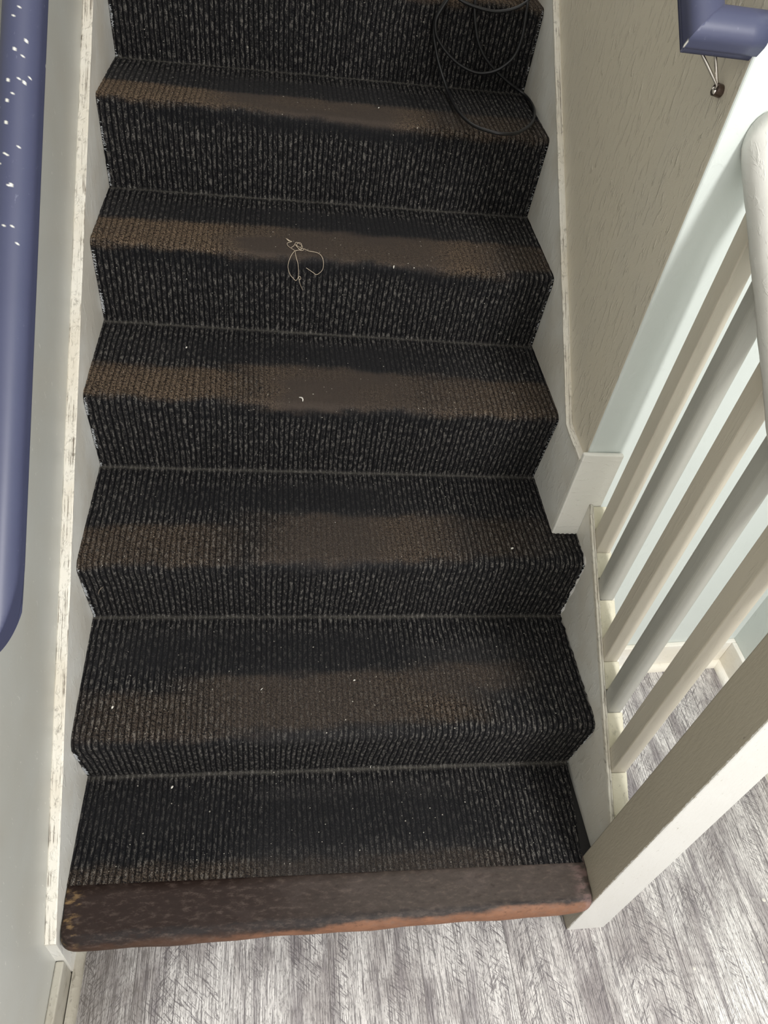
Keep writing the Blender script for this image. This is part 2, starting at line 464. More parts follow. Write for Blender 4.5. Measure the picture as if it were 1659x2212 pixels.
# ------------------------------------------------------------------ stair profile (y, z) measured on both sides
footL = {1:(0.2625,0.1815), 2:(0.5064,0.3812), 3:(0.7542,0.5666), 4:(0.9849,0.7690), 5:(1.2188,0.9521), 6:(1.4671,1.1364)}
footR = {1:(0.2460,0.1960), 2:(0.5028,0.3752), 3:(0.7467,0.5675), 4:(0.9752,0.7645), 5:(1.2279,0.9556), 6:(1.4762,1.1475)}
nosL = {2:(0.2411,0.3504), 3:(0.4838,0.5575), 4:(0.7303,0.7580), 5:(0.9739,0.9462), 6:(1.2072,1.1327), 7:(1.4500,1.3150)}
nosR = {2:(0.2370,0.3627), 3:(0.5054,0.5474), 4:(0.7280,0.7468), 5:(0.9664,0.9339), 6:(1.2152,1.1278), 7:(1.4650,1.3170)}
xR = {1:W2, 2:W2, 3:W, 4:W, 5:W, 6:W, 7:W}
xRn = {2:W2, 3:W2, 4:W, 5:W, 6:W, 7:W}
for i in (8, 9):
    nosL[i] = (nosL[7][0]+0.243*(i-7), nosL[7][1]+0.188*(i-7)); nosR[i] = (nosR[7][0]+0.243*(i-7), nosR[7][1]+0.188*(i-7)); xRn[i] = W
for i in (7, 8, 9):
    footL[i] = (footL[6][0]+0.243*(i-6), footL[6][1]+0.188*(i-6)); footR[i] = (footR[6][0]+0.243*(i-6), footR[6][1]+0.188*(i-6)); xR[i] = W
ROUND = {2:0.030, 3:0.026, 4:0.020, 5:0.016, 6:0.016, 7:0.018, 8:0.016, 9:0.016}

def extrap(l, r, xr):      # right-hand point moved to the common column x = W2
    k = W2/xr
    return (l[0]+(r[0]-l[0])*k, l[1]+(r[1]-l[1])*k)

PL, PR, INFO = [], [], []          # rows; INFO = (step, kind) with kind 0 tread 1 nose 2 riser
def seg(a, b, n, step, kind, last=False):
    (al, ar), (bl, br) = a, b
    for k in range(n + (1 if last else 0)):
        t = k/n
        PL.append((al[0]+(bl[0]-al[0])*t, al[1]+(bl[1]-al[1])*t))
        PR.append((ar[0]+(br[0]-ar[0])*t, ar[1]+(br[1]-ar[1])*t))
        INFO.append((step, kind))
def lerp2(a, b, t): return (a[0]+(b[0]-a[0])*t, a[1]+(b[1]-a[1])*t)
def ptoward(a, b, d):
    L = math.hypot(b[0]-a[0], b[1]-a[1]); return lerp2(a, b, d/L)
start = ((0.0570, 0.1885), (0.0385, 0.1895))
f = (footL[1], extrap(footL[1], footR[1], xR[1]))
seg(start, f, 50, 1, 0)
TOP = 8
for i in range(2, TOP+1):
    r = ROUND[i]
    cl = (nosL[i][0]-0.29*r, nosL[i][1]+0.29*r); cr0 = (nosR[i][0]-0.29*r, nosR[i][1]+0.29*r)
    c = (cl, extrap(cl, cr0, xRn[i]))
    nf = (footL[i], extrap(footL[i], footR[i], xR[i]))
    a = tuple(ptoward(c[s], f[s], r) for s in (0, 1)); b = tuple(ptoward(c[s], nf[s], r) for s in (0, 1))
    seg(f, a, 36, i, 2)
    n = 10
    for k in range(n):
        t = k/n
        for L_, s in ((PL, 0), (PR, 1)):
            q = lerp2(lerp2(a[s], c[s], t), lerp2(c[s], b[s], t), t); L_.append(q)
        INFO.append((i, 1))
    seg(b, nf, 50, i, 0, last=(i == TOP))
    f = nf
PL = np.array(PL); PR = np.array(PR)
PM = (PL + PR)/2
S_ARC = np.concatenate([[0], np.cumsum(np.hypot(*(PM[1:]-PM[:-1]).T))])
STEP = np.array([s for s, k in INFO]); KIND = np.array([k for s, k in INFO])
NOSE_S = {i: S_ARC[np.where((STEP == i) & (KIND == 1))[0]].mean() for i in range(2, TOP+1)}
FOOT_S = {i: S_ARC[np.where((STEP == i) & (KIND == 0))[0][-1]] for i in range(1, TOP+1)}
TAN = np.gradient(PM, axis=0); TAN /= np.linalg.norm(TAN, axis=1)[:, None]
for _ in range(2):
    TAN[1:-1] = (TAN[:-2] + 2*TAN[1:-1] + TAN[2:]); TAN /= np.linalg.norm(TAN, axis=1)[:, None]

def carpet_point(x, s, h=0.0):
    yl = np.interp(s, S_ARC, PL[:, 0]); zl = np.interp(s, S_ARC, PL[:, 1])
    yr = np.interp(s, S_ARC, PR[:, 0]); zr = np.interp(s, S_ARC, PR[:, 1])
    ty = np.interp(s, S_ARC, TAN[:, 0]); tz = np.interp(s, S_ARC, TAN[:, 1])
    k = x/W2
    return Vector((x, yl+(yr-yl)*k - tz*h, zl+(zr-zl)*k + ty*h))

# ------------------------------------------------------------------ staircase boards
stairs = thing('staircase', 'straight painted staircase under the dark ribbed carpet', 'staircase', (0.47, 0.0, 0.0))
def put(o, parent=stairs): return keep(o, parent)
TH = 0.011
def board_pts(i):
    pass
# bottom tread with its bare round nosing
put(obj('tread', box(0.0, W2, 0.012, 0.262, 0.150, 0.1805, 0.0015), M_tread))
put(obj('riser', box(0.0, W2 - 0.026, 0.006, 0.022, 0.0, 0.150), M_riser))
for i in range(2, TOP+1):
    hi = footL[i]; lo = footL[i-1]
    zt = min(footL[i][1], footR[i][1], nosL[i][1], nosR[i][1]) - 0.012
    y0 = max(nosL[i][0], nosR[i][0]) + 0.012; y1 = footL[i][0] + 0.03
    zl = min(footL[i-1][1], footR[i-1][1]) - 0.02
    xr = W2 if i <= 2 else W
    put(obj('tread', box(0.0, xr, y0, y1, zt-0.026, zt, 0.001), M_tread))
    yr = max(nosL[i][0], nosR[i][0], footL[i-1][0], footR[i-1][0]) + 0.008
    put(obj('riser', box(0.0, xr, yr, yr+0.015, zl, zt-0.026), M_riser))

def nosing():
    # half-round bare front edge of the bottom tread: rings along x, rounded off at both ends
    rings = []
    top = [(0.058, 0.1868), (0.035, 0.1872), (0.012, 0.1872), (-0.006, 0.1868)]
    arc = [(-0.0215 + 0.0225*math.cos(a), 0.1640 + 0.0225*math.sin(a)) for a in [math.radians(80 + 15*k) for k in range(13)]]
    bot = [(-0.006, 0.1400), (0.02, 0.139), (0.058, 0.139)]
    prof = top + arc + bot
    xs = [0.0015, 0.003, 0.006, 0.010, 0.016, 0.024, 0.034] + [0.06+0.03*k for k in range(29)] + [0.925, 0.94, 0.951, 0.959, 0.9645, 0.968, 0.9695]
    for x in xs:
        dl = min(x-0.0015, 0.03); k = 1.0
        pull = 0.0
        if x < 0.0315: pull = 0.022*(1-math.sqrt(max(0, 1-((0.0315-x)/0.03)**2)))
        if x > 0.9395: pull = 0.016*(1-math.sqrt(max(0, 1-((x-0.9395)/0.03)**2)))
        wv = 0.0012*math.sin(x*21) + 0.0008*math.sin(x*53+1)
        rings.append([Vector((x, max(y, -0.05) + (pull if y < 0.02 else 0)*1.0 + (wv if y < 0 else 0), z - (0.3*pull if z > 0.15 and y < 0.0 else 0))) for y, z in prof])
    return sweep(rings)
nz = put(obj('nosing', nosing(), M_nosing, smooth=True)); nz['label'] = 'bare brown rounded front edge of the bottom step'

# left string board with its worn top edge, plumb cut at the foot
SL = 0.81
def zcap(y): return 0.2217 + SL*y
dz = 0.33
strl = prism_x([(-0.0355, 0.0), (-0.0355, zcap(-0.0355)-0.004), (2.6, zcap(2.6)-0.004), (2.6, zcap(2.6)-dz), (0.12, 0.0)], -0.018, 0.0, 0.0)
put(obj('string_board', strl, M_string))
def wavy_cap(x0, x1, pts, mat, th=0.005, name='string_cap', jitter=0.0012):
    rings = []
    n = 160
    y0, y1 = pts[0], pts[1]
    for k in range(n+1):
        y = y0 + (y1-y0)*k/n
        j = [jitter*(math.sin(k*0.9+q)*0.5 + math.sin(k*0.37+2*q)*0.6 + random.uniform(-.6, .6)) for q in (0, 1.7)]
        z = zcap(y)
        rings.append([Vector((x0-abs(j[0]), y, z-th-0.001)), Vector((x0+j[0]*0.6, y, z-0.0012)), Vector((x0+0.002, y, z+j[1]*0.2)),
                      Vector((x1-0.003, y, z+j[0]*0.2)), Vector((x1-0.0004+j[1]*0.25, y, z-0.0022)), Vector((x1-0.0008, y, z-th-0.001))])
    return obj(name, sweep(rings), mat, smooth=False)
c = put(wavy_cap(-0.0185, 0.0012, (-0.0365, 2.6), M_cap)); c['label'] = 'worn cream top edge of the putty string board'

# right wall string: level kink at its foot where it meets the half newel
def zcr(y): return 0.7665 + 0.797*(y-0.687)
rtop = [(0.5885, 0.760), (0.655, 0.763), (0.687, 0.7665), (2.6, zcr(2.6))]
strr = prism_x([(0.5885, 0.34)] + [(y, z-0.0045) for y, z in rtop] + [(2.6, zcr(2.6)-0.34), (1.0, 0.50)], W, WR)
put(obj('string_board', strr, M_string))
def cap_right():
    rings = []
    ys = [0.5885+0.0099*k for k in range(11)] + [0.70+0.012*k for k in range(159)]
    for k, y in enumerate(ys):
        z = np.interp(y, [p[0] for p in rtop], [p[1] for p in rtop])
        j = 0.001*(math.sin(k*0.8)+random.uniform(-.7, .7))
        rings.append([Vector((W-0.0010, y, z-0.006)), Vector((W-0.0012+j*0.4, y, z-0.0012)), Vector((W+0.002, y, z+j*0.3)), Vector((WR-0.003, y, z+0.0006)), Vector((WR+0.0005, y, z)), Vector((WR+0.0005, y, z-0.006))])
    return obj('string_cap', sweep(rings), M_cap)
c = put(cap_right()); c['label'] = 'cream top edge of the right string board with a kink near the wall end'

# ------------------------------------------------------------------ carpet
def vnoise(x, y, seed):
    g = np.random.default_rng(seed).random((64, 64))
    xi = np.floor(x).astype(int); yi = np.floor(y).astype(int); fx = x-xi; fy = y-yi
    fx = fx*fx*(3-2*fx); fy = fy*fy*(3-2*fy)
    q = lambda i, j: g[i % 64, j % 64]
    return (q(xi, yi)*(1-fx)+q(xi+1, yi)*fx)*(1-fy) + (q(xi, yi+1)*(1-fx)+q(xi+1, yi+1)*fx)*fy
def fbm(x, y, seed, o=3):
    a = 0; w = 0.5; tot = 0
    for k in range(o):
        a = a + w*vnoise(x*2**k, y*2**k, seed+k); tot += w; w *= 0.5
    return a/tot
def sstep(v, lo, hi):
    t = np.clip((v-lo)/(hi-lo), 0, 1); return t*t*(3-2*t)

PERIOD = 0.0106
NC = 746
xs = np.linspace(0.0, W2, NC)
X, SS = np.meshgrid(xs, S_ARC)
ST = np.repeat(STEP[:, None], NC, 1); KD = np.repeat(KIND[:, None], NC, 1)
warp = (fbm(X*7, SS*4, 21)-0.5)*0.012 + (fbm(X*95, SS*60, 31)-0.5)*0.0026
# ribs lean over towards the right on the lower, stretched treads
rel = np.zeros_like(SS)
for i in range(2, TOP+1):
    m = ST == i
    rel = np.where(m, SS-NOSE_S[i], rel)
rel = np.where(ST == 1, SS - S_ARC[0] + 0.02, rel)      # distance behind the nose, negative on the riser
rib = 0.5 + 0.5*np.cos(2*np.pi*(X+warp)/PERIOD)
rib = rib**0.6*(0.75+0.5*fbm(X*190, SS*8, 61, 2))
rib = np.clip(rib, 0, 1)
n1 = fbm(X*7, SS*16, 3, 4); n2 = fbm(X*30, SS*60, 5, 3)
def blob(i, x0, x1, d0, d1, fx=0.06, fd=0.012, amp=1.0, rough=0.02):
    """soft stain on step i between x0..x1 and d0..d1 behind the nose"""
    xx = X + (n1-0.5)*0.12; dd = rel + (n2-0.5)*rough + (n1-0.5)*rough*1.2
    return (ST == i)*amp*sstep(xx, x0-fx, x0+fx)*(1-sstep(xx, x1-fx, x1+fx))*sstep(dd, d0-fd, d0+fd)*(1-sstep(dd, d1-fd, d1+fd))
brown = np.zeros_like(X); worn = np.zeros_like(X); dark = np.zeros_like(X); dust = np.zeros_like(X)
mx = np.maximum
# step 7 (only just in view), 6, 5, 4: long rust bands on the nose, smooth blue-black band behind
for (i, x0, x1, d0, d1, a) in ((8, -.1, 0.7, 0.0, 0.10, .8), (7, -.1, 0.95, 0.0, 0.09, .75),
        (6, -.1, 0.70, 0.0, 0.095, 1.0), (6, 0.6, 0.95, -0.005, 0.10, .35),
        (5, -.1, 0.30, 0.0, 0.110, .95), (5, 0.25, 0.82, -0.002, 0.118, .95), (5, 0.8, 1.1, 0.02, 0.12, .4),
        (4, -.1, 0.30, 0.010, 0.10, .75), (4, 0.30, 0.66, -0.004, 0.125, .85), (4, 0.62, 0.95, 0.0, 0.11, .5),
        (3, -.1, 0.26, 0.0, 0.10, .40), (3, 0.34, 0.72, 0.008, 0.130, .55), (3, 0.70, 0.90, 0.02, 0.12, .25),
        (2, 0.0, 0.34, 0.0, 0.10, .25), (2, 0.24, 0.76, 0.02, 0.135, .45), (2, 0.66, 0.84, 0.09, 0.15, .5),
        (1, -.1, 0.50, -0.01, 0.050, .28), (1, 0.5, 0.80, -0.01, 0.05, .3)):
    brown = mx(brown, blob(i, x0, x1, d0, d1, 0.09, 0.012, a))
for (i, x0, x1, d0, d1, a) in ((7, 0.1, 0.75, 0.0, 0.20, .7), (6, 0.22, 0.66, -0.03, 0.20, .9), (6, -.1, 0.3, 0.10, 0.2, .5), (6, .6, .8, .02, .2, .4),
        (5, 0.30, 0.72, -0.025, 0.205, .95), (5, 0.02, 0.34, 0.12, 0.20, .55), (5, .68, .85, .02, .19, .4),
        (4, 0.34, 0.66, -0.015, 0.215, .9), (4, 0.05, 0.4, 0.13, 0.2, .35), (4, 0.6, 0.78, 0.0, 0.2, .45),
        (3, 0.34, 0.62, -0.015, 0.225, .75), (3, 0.05, 0.36, 0.14, 0.21, .35), (3, 0.58, 0.74, 0.02, 0.14, .4),
        (2, 0.26, 0.62, -0.02, 0.235, .65), (2, 0.60, 0.86, 0.07, 0.20, .7), (2, 0.0, 0.4, 0.15, 0.24, .55),
        (1, 0.30, 0.76, 0.0, 0.20, .75), (1, 0.0, 0.4, 0.10, 0.21, .45)):
    worn = mx(worn, blob(i, x0, x1, d0, d1, 0.08, 0.02, a))
for (i, x0, x1, d0, d1, a) in ((6, 0.10, 0.72, 0.10, 0.19, .55), (6, 0.05, 0.72, -0.035, -0.006, .85), (5, 0.08, 0.75, 0.118, 0.20, .62), (5, 0.02, 0.80, -0.034, -0.006, .85),
        (4, 0.16, 0.72, 0.13, 0.205, .62), (4, 0.20, 0.75, -0.030, -0.006, .6), (3, 0.10, 0.62, 0.14, 0.21, .65), (3, 0.24, 0.7, -0.02, 0.0, .5),
        (2, 0.05, 0.66, 0.14, 0.22, .62), (2, 0.02, 0.3, -0.02, 0.0, .5), (1, 0.12, 0.8, 0.07, 0.17, .62), (1, -.1, 0.3, 0.05, 0.2, .6), (7, 0.1, 0.8, 0.1, 0.2, .5)):
    dark = mx(dark, blob(i, x0, x1, d0, d1, 0.10, 0.014, a))
for i in range(1, TOP+1):
    dd = np.abs(SS - FOOT_S[i] + (n2-0.5)*0.004)
    dust = mx(dust, (0.28+0.5*n1)*np.exp(-(dd/0.0035)**2))
sidewear = 0.3*(1-sstep(X, 0.0, 0.03))
worn = np.clip(worn*(0.6+0.8*n1), 0, 1)
brown = np.clip(brown*(0.7+0.6*n1), 0, 1)

K = X/W2
Y = PL[:, 0:1] + (PR[:, 0:1]-PL[:, 0:1])*K
Z = PL[:, 1:2] + (PR[:, 1:2]-PL[:, 1:2])*K
ty = TAN[:, 0:1]; tz = TAN[:, 1:2]
hgt = 0.0021*(rib-1.0)*(1-0.72*worn) + (fbm(X*200, SS*140, 41, 2)-0.5)*0.0014 + (fbm(X*10, SS*10, 43, 2)-0.5)*0.004*(1-np.exp(-((SS[:, :]*0+1))*0))
edge_in = np.minimum(X, 1.0)
XO = X.copy()
# ragged selvedge: the outermost columns wander by a millimetre or two
for j in range(5):
    XO[:, j] += np.maximum(0, (fbm(SS[:, j]*90, SS[:, j]*0+2, 51)-0.45))*0.004*(5-j)/5
    XO[:, NC-1-j] -= np.maximum(0, (fbm(SS[:, j]*110, SS[:, j]*0+7, 53)-0.30))*0.010*(5-j)/5
YO = Y - tz*hgt; ZO = Z + ty*hgt
# limit of the carpet on the right of each row
xlim = np.where(PM[:, 0] < 0.5785, W2+1, W + 0.0002)
t1 = STEP == 1
lim1 = np.interp(S_ARC, [S_ARC[0], FOOT_S[1]], [0.966, 0.990])
xlim = np.where(t1, lim1, xlim)
verts = np.stack([XO, YO, ZO], -1).reshape(-1, 3)
NR = len(S_ARC)
ii, jj = np.meshgrid(np.arange(NR-1), np.arange(NC-1), indexing='ij')
ok = (X[:-1, 1:] <= xlim[:-1, None])
ii = ii[ok]; jj = jj[ok]
faces = np.stack([ii*NC+jj, ii*NC+jj+1, (ii+1)*NC+jj+1, (ii+1)*NC+jj], -1)
used = np.unique(faces); remap = -np.ones(len(verts), int); remap[used] = np.arange(len(used))
faces = remap[faces]; verts = verts[used]
me = bpy.data.meshes.new('stair_carpet')
me.vertices.add(len(verts)); me.vertices.foreach_set('co', verts.astype(np.float32).ravel())
me.loops.add(faces.size); me.loops.foreach_set('vertex_index', faces.astype(np.int32).ravel())
me.polygons.add(len(faces)); me.polygons.foreach_set('loop_start', np.arange(0, faces.size, 4, dtype=np.int32))
me.polygons.foreach_set('loop_total', np.full(len(faces), 4, np.int32))
me.update()
me.polygons.foreach_set('use_smooth', np.ones(len(faces), bool))
uvl = me.uv_layers.new(name='UVMap')
uv = np.stack([X + warp, SS], -1).reshape(-1, 2)[used]
uvl.data.foreach_set('uv', uv[faces.ravel()].astype(np.float32).ravel())
ca = me.attributes.new('stain', 'FLOAT_COLOR', 'POINT')
ca.data.foreach_set('color', np.stack([brown, worn, dark, dust], -1).reshape(-1, 4)[used].astype(np.float32).ravel())
ra = me.attributes.new('rib', 'FLOAT', 'POINT'); ra.data.foreach_set('value', rib.ravel()[used].astype(np.float32))
me.validate()
carpet = tag(link('stair_carpet', me, (M_carpet,)), 'dark charcoal ribbed carpet running up the stairs with rust brown worn noses', 'carpet')

# frayed backing threads along the left selvedge of the risers
def fray():
    bm = bmesh.new()
    def hair(x, s, dx, ds, h):
        a = carpet_point(x, s, 0.001); b = carpet_point(x+dx, s+ds, h)
        d = (b-a); side = d.cross(Vector((0, -0.7, 0.7))).normalized()*random.uniform(0.0003, 0.0007)
        m = (a+b)/2 + Vector((0, -0.0006, 0.0006))
        v = [bm.verts.new(p) for p in (a-side, a+side, m+side, b, m-side)]
        bm.faces.new(v)
    for i in range(2, TOP+1):
        s0 = FOOT_S[i-1]; s1 = NOSE_S[i]
        for k in range(210):
            t = random.random()
            if math.sin(t*13+i*2.1)+random.uniform(-.8, .8) < 0.15: continue
            hair(random.uniform(0.0005, 0.003), s0+(s1-s0)*t, random.uniform(0.001, 0.006), random.uniform(-.004, .004), random.uniform(0.001, 0.004))
        for k in range(40):
            t = random.random(); xr = (W2 if i <= 3 else W) - 0.002
            hair(xr, s0+(s1-s0)*t, -random.uniform(0.001, 0.006), random.uniform(-.003, .003), random.uniform(0.001, 0.003))
    return obj('frayed_edge', bm, M_fray, carpet)
fr = fray(); fr['kind'] = 'stuff'; fr['label'] = 'white frayed threads at the cut edge of the carpet'

# ------------------------------------------------------------------ balustrade
bal = thing('balustrade', 'white and grey painted balustrade with square balusters beside the lower stairs', 'balustrade', (1.02, 0.0, 0.0))
pb = lambda o: keep(o, bal)
PB = 0.690
def zb(y): return 0.2445 + 0.688*y       # top of the base strip, where the balusters stand
yN = 0.0525
def slope_bar(x0, x1, y0, y1, dz0, dz1, mat, name, bv=0.001):
    return pb(obj(name, prism_x([(y0, zb(y0)+dz0), (y1, zb(y1)+dz0), (y1, zb(y1)+dz1), (y0, zb(y0)+dz1)], x0, x1, bv), mat))
# open-side string down to the hall floor
pb(obj('string_board', prism_x([(yN, 0.0), (0.5770, 0.0), (0.5770, zb(0.577)-0.004), (yN, zb(yN)-0.004)], W2, 1.038, 0.0), M_string))
r1 = slope_bar(W2-0.0008, W2+0.0042, yN, 0.5770, -0.006, 0.0065, M_cap, 'string_cap', 0.0012)
r1['label'] = 'thin cream worn edge along the open string'
slope_bar(W2+0.0052, W2+0.0086, yN, 0.5770, -0.006, 0.0045, M_cap, 'string_bead', 0.0010)
yf = [0.4984, 0.4194, 0.3198, 0.2392, 0.1465]
BX0, BD = 1.0036, 0.036
BW = [0.0305, 0.0335, 0.0305, 0.0335, 0.0325]
def zrail(y): return 0.931 + 0.718*y     # axis of the handrail
for k, y in enumerate(yf):
    bx0, bx1 = BX0, BX0 + BW[k]
    y0, y1 = y, y+BD
    bm = bmesh.new()
    pts = [(bx0, y0), (bx1, y0), (bx1, y1), (bx0, y1)]
    lo = [bm.verts.new((px, py, zb(py)-0.001)) for px, py in pts]; hi = [bm.verts.new((px, py, zrail(py)-0.008)) for px, py in pts]
    bm.faces.new(lo[::-1]); bm.faces.new(hi)
    for i in range(4): bm.faces.new((lo[i], lo[(i+1) % 4], hi[(i+1) % 4], hi[i]))
    bmesh.ops.recalc_face_normals(bm, faces=bm.faces[:])
    rd = 0.008 if k in (1, 3) else 0.0022
    e = [e for e in bm.edges if abs(e.verts[0].co.z-e.verts[1].co.z) > 0.3]
    bmesh.ops.bevel(bm, geom=e, offset=rd, segments=5 if k in (1, 3) else 2, profile=0.5, affect='EDGES')
    o = pb(obj('baluster', bm, M_bal_c if k in (1, 3) else M_bal_w, smooth=False))
    o['label'] = ('cool grey round-edged square baluster', 'warm grey sharp-edged square baluster')[0 if k in (1, 3) else 1]
# spacer fillets let in between the balusters
edges = [0.5770] + [v for y in yf for v in (y+BD, y)] + [yN]
for a, b in zip(edges[0::2], edges[1::2]):
    if a - b > 0.008:
        slope_bar(W2+0.0090, 1.0365, b+0.0006, a-0.0006, -0.006, 0.001, M_fillet, 'spacer_fillet', 0.0012)
# half newel against the wall end, its top a rough ledge
hn = box(W, 1.0225, 0.578, 0.5882, 0.30, 0.7775, 0.0025, 2)
pb(obj('half_newel', hn, M_white))
# newel
nw = box(0.970, 1.0523, -0.0305, 0.0525, 0.0, 1.17, 0.0028, 2)
pb(obj('newel_post', nw, M_newel))
pb(obj('newel_cap', box(0.960, 1.0623, -0.0405, 0.0625, 1.17, 1.20, 0.008, 3), M_white))
# rounded handrail
def white_rail():
    rings = []
    th = math.atan(0.718); nv = Vector((0, -math.sin(th), math.cos(th)))
    prof = [(-0.020, -0.027), (0.020, -0.027)] + [(0.031*math.cos(a), 0.031*math.sin(a)) for a in [math.radians(-38+16.0*k) for k in range(17)]]
    n = 60
    for k in range(n+1):
        y = 0.0525 + (0.5876-0.0525)*k/n
        ring = []
        for q, (a, b) in enumerate(prof):
            w = 1 + 0.012*math.sin(k*0.6+q*0.4)+0.008*math.sin(k*1.7+q)
            p = Vector((1.018+a*w, y, zrail(y))) + nv*b*w
            # plumb ends
            if k in (0, n): p = Vector((p.x, y, zrail(y) + b/math.cos(th)))
            ring.append(p)
        rings.append(ring)
    return obj('handrail', sweep(rings), M_rail_w, smooth=True)
pb(white_rail())

# ------------------------------------------------------------------ blue wall handrails
def rail_profile(hw, hh):
    """moulded rail: rounded body over a groove and a flat base lip; (across, up)"""
    p = [(-0.74*hw, -hh), (0.74*hw, -hh), (0.74*hw, -0.74*hh), (0.66*hw, -0.66*hh), (0.84*hw, -0.56*hh), (hw, -0.36*hh), (hw, 0.25*hh)]
    p += [(hw*math.cos(a), 0.25*hh + 0.75*hh*math.sin(a)) for a in [math.radians(k*15) for k in range(1, 12)]]
    p += [(-hw, 0.25*hh), (-hw, -0.36*hh), (-0.84*hw, -0.56*hh), (-0.66*hw, -0.66*hh), (-0.74*hw, -0.74*hh)]
    return p
def dense(p, step):
    out = []
    for a, b in zip(p, p[1:]+p[:1]):
        L = math.hypot(b[0]-a[0], b[1]-a[1]); n = max(1, int(L/step))
        out += [(a[0]+(b[0]-a[0])*k/n, a[1]+(b[1]-a[1])*k/n) for k in range(n)]
    return out
def chip_attr(me, spots):
    co = np.zeros(len(me.vertices)*3, np.float32); me.vertices.foreach_get('co', co); co = co.reshape(-1, 3)
    v = np.zeros(len(co), np.float32)
    for (c, d, l, w) in spots:
        r = co-np.array(c, np.float32); d = np.array(d, np.float32); d /= np.linalg.norm(d)
        al = r@d; pe = np.linalg.norm(r-np.outer(al, d), axis=1)
        nz_ = 0.75+0.5*np.sin(co[:, 1]*3100+co[:, 2]*1700)*0.5
        v = np.maximum(v, ((np.abs(al)/l)**2+(pe/w)**2 < nz_).astype(np.float32))
    a = me.attributes.new('chip', 'FLOAT', 'POINT'); a.data.foreach_set('value', v)

def left_rail():
    root = thing('wall_handrail', 'long blue handrail with white paint chips on the left wall', 'handrail', (0.06, 0.6, 1.4))
    th = math.atan(0.83); t = Vector((0, math.cos(th), math.sin(th))); n = Vector((0, -math.sin(th), math.cos(th))); b = Vector((1, 0, 0))
    P0 = Vector((0.062, 0.6, 1.413))
    prof = dense(rail_profile(0.0215, 0.028), 0.0022)
    s0, s1 = LEFT_END, 1.55
    rings = []
    RL = 0.105
    S_ = [s0 + RL*(1-math.cos(math.pi/2*k/24)) for k in range(25)] + [s0+RL+0.0018*k for k in range(1, 360)] + [s0+RL+0.65+0.03*k for k in range(1, 34)]
    for s in S_:
        u = s - s0
        lift = pinch = 0.0
        if u < RL: e_ = 1-math.sqrt(max(0.0, 1-((RL-u)/RL)**2)); lift = 0.022*e_; pinch = 0.0415*e_
        ring = []
        for a, h in prof:
            hh = max(h, -0.028+lift) if lift else h
            ring.append(P0 + t*s + n*min(hh, 0.028) + b*min(a, 0.0215-pinch))
        rings.append(ring)
    o = obj('rail', sweep(rings), M_blue, smooth=True)
    spots = []
    r_ = random.Random(5)
    def on(s, ang): return P0 + t*s + b*(0.0215*math.cos(ang)) + n*(0.007+0.021*math.sin(ang))
    for k in range(70):
        s = r_.uniform(-0.35, 0.30)*1.0; ang = r_.triangular(0.5, 2.2, 1.6)
        d = t*r_.choice([1, 1, 0.5]) + b*r_.uniform(-.8, .8)
        L = r_.choice([0.0012, 0.0012, 0.0015, 0.002, 0.003, 0.004])
        spots.append((on(s, ang), d, L, r_.uniform(0.0006, 0.0011)))
    for s, L in ((0.02, 0.012), (-0.02, 0.006)): spots.append((P0+t*(s-0.05)+b*0.0205-n*0.014, t, L, 0.0045))
    for s in (-0.2, -0.235): spots.append((on(s, 1.5), t*0.2+b, 0.012, 0.0005)); spots.append((on(s+0.03, 1.9), t+b*.2, 0.016, 0.0006))
    chip_attr(o.data, spots)
    keep(o, root)
    return root

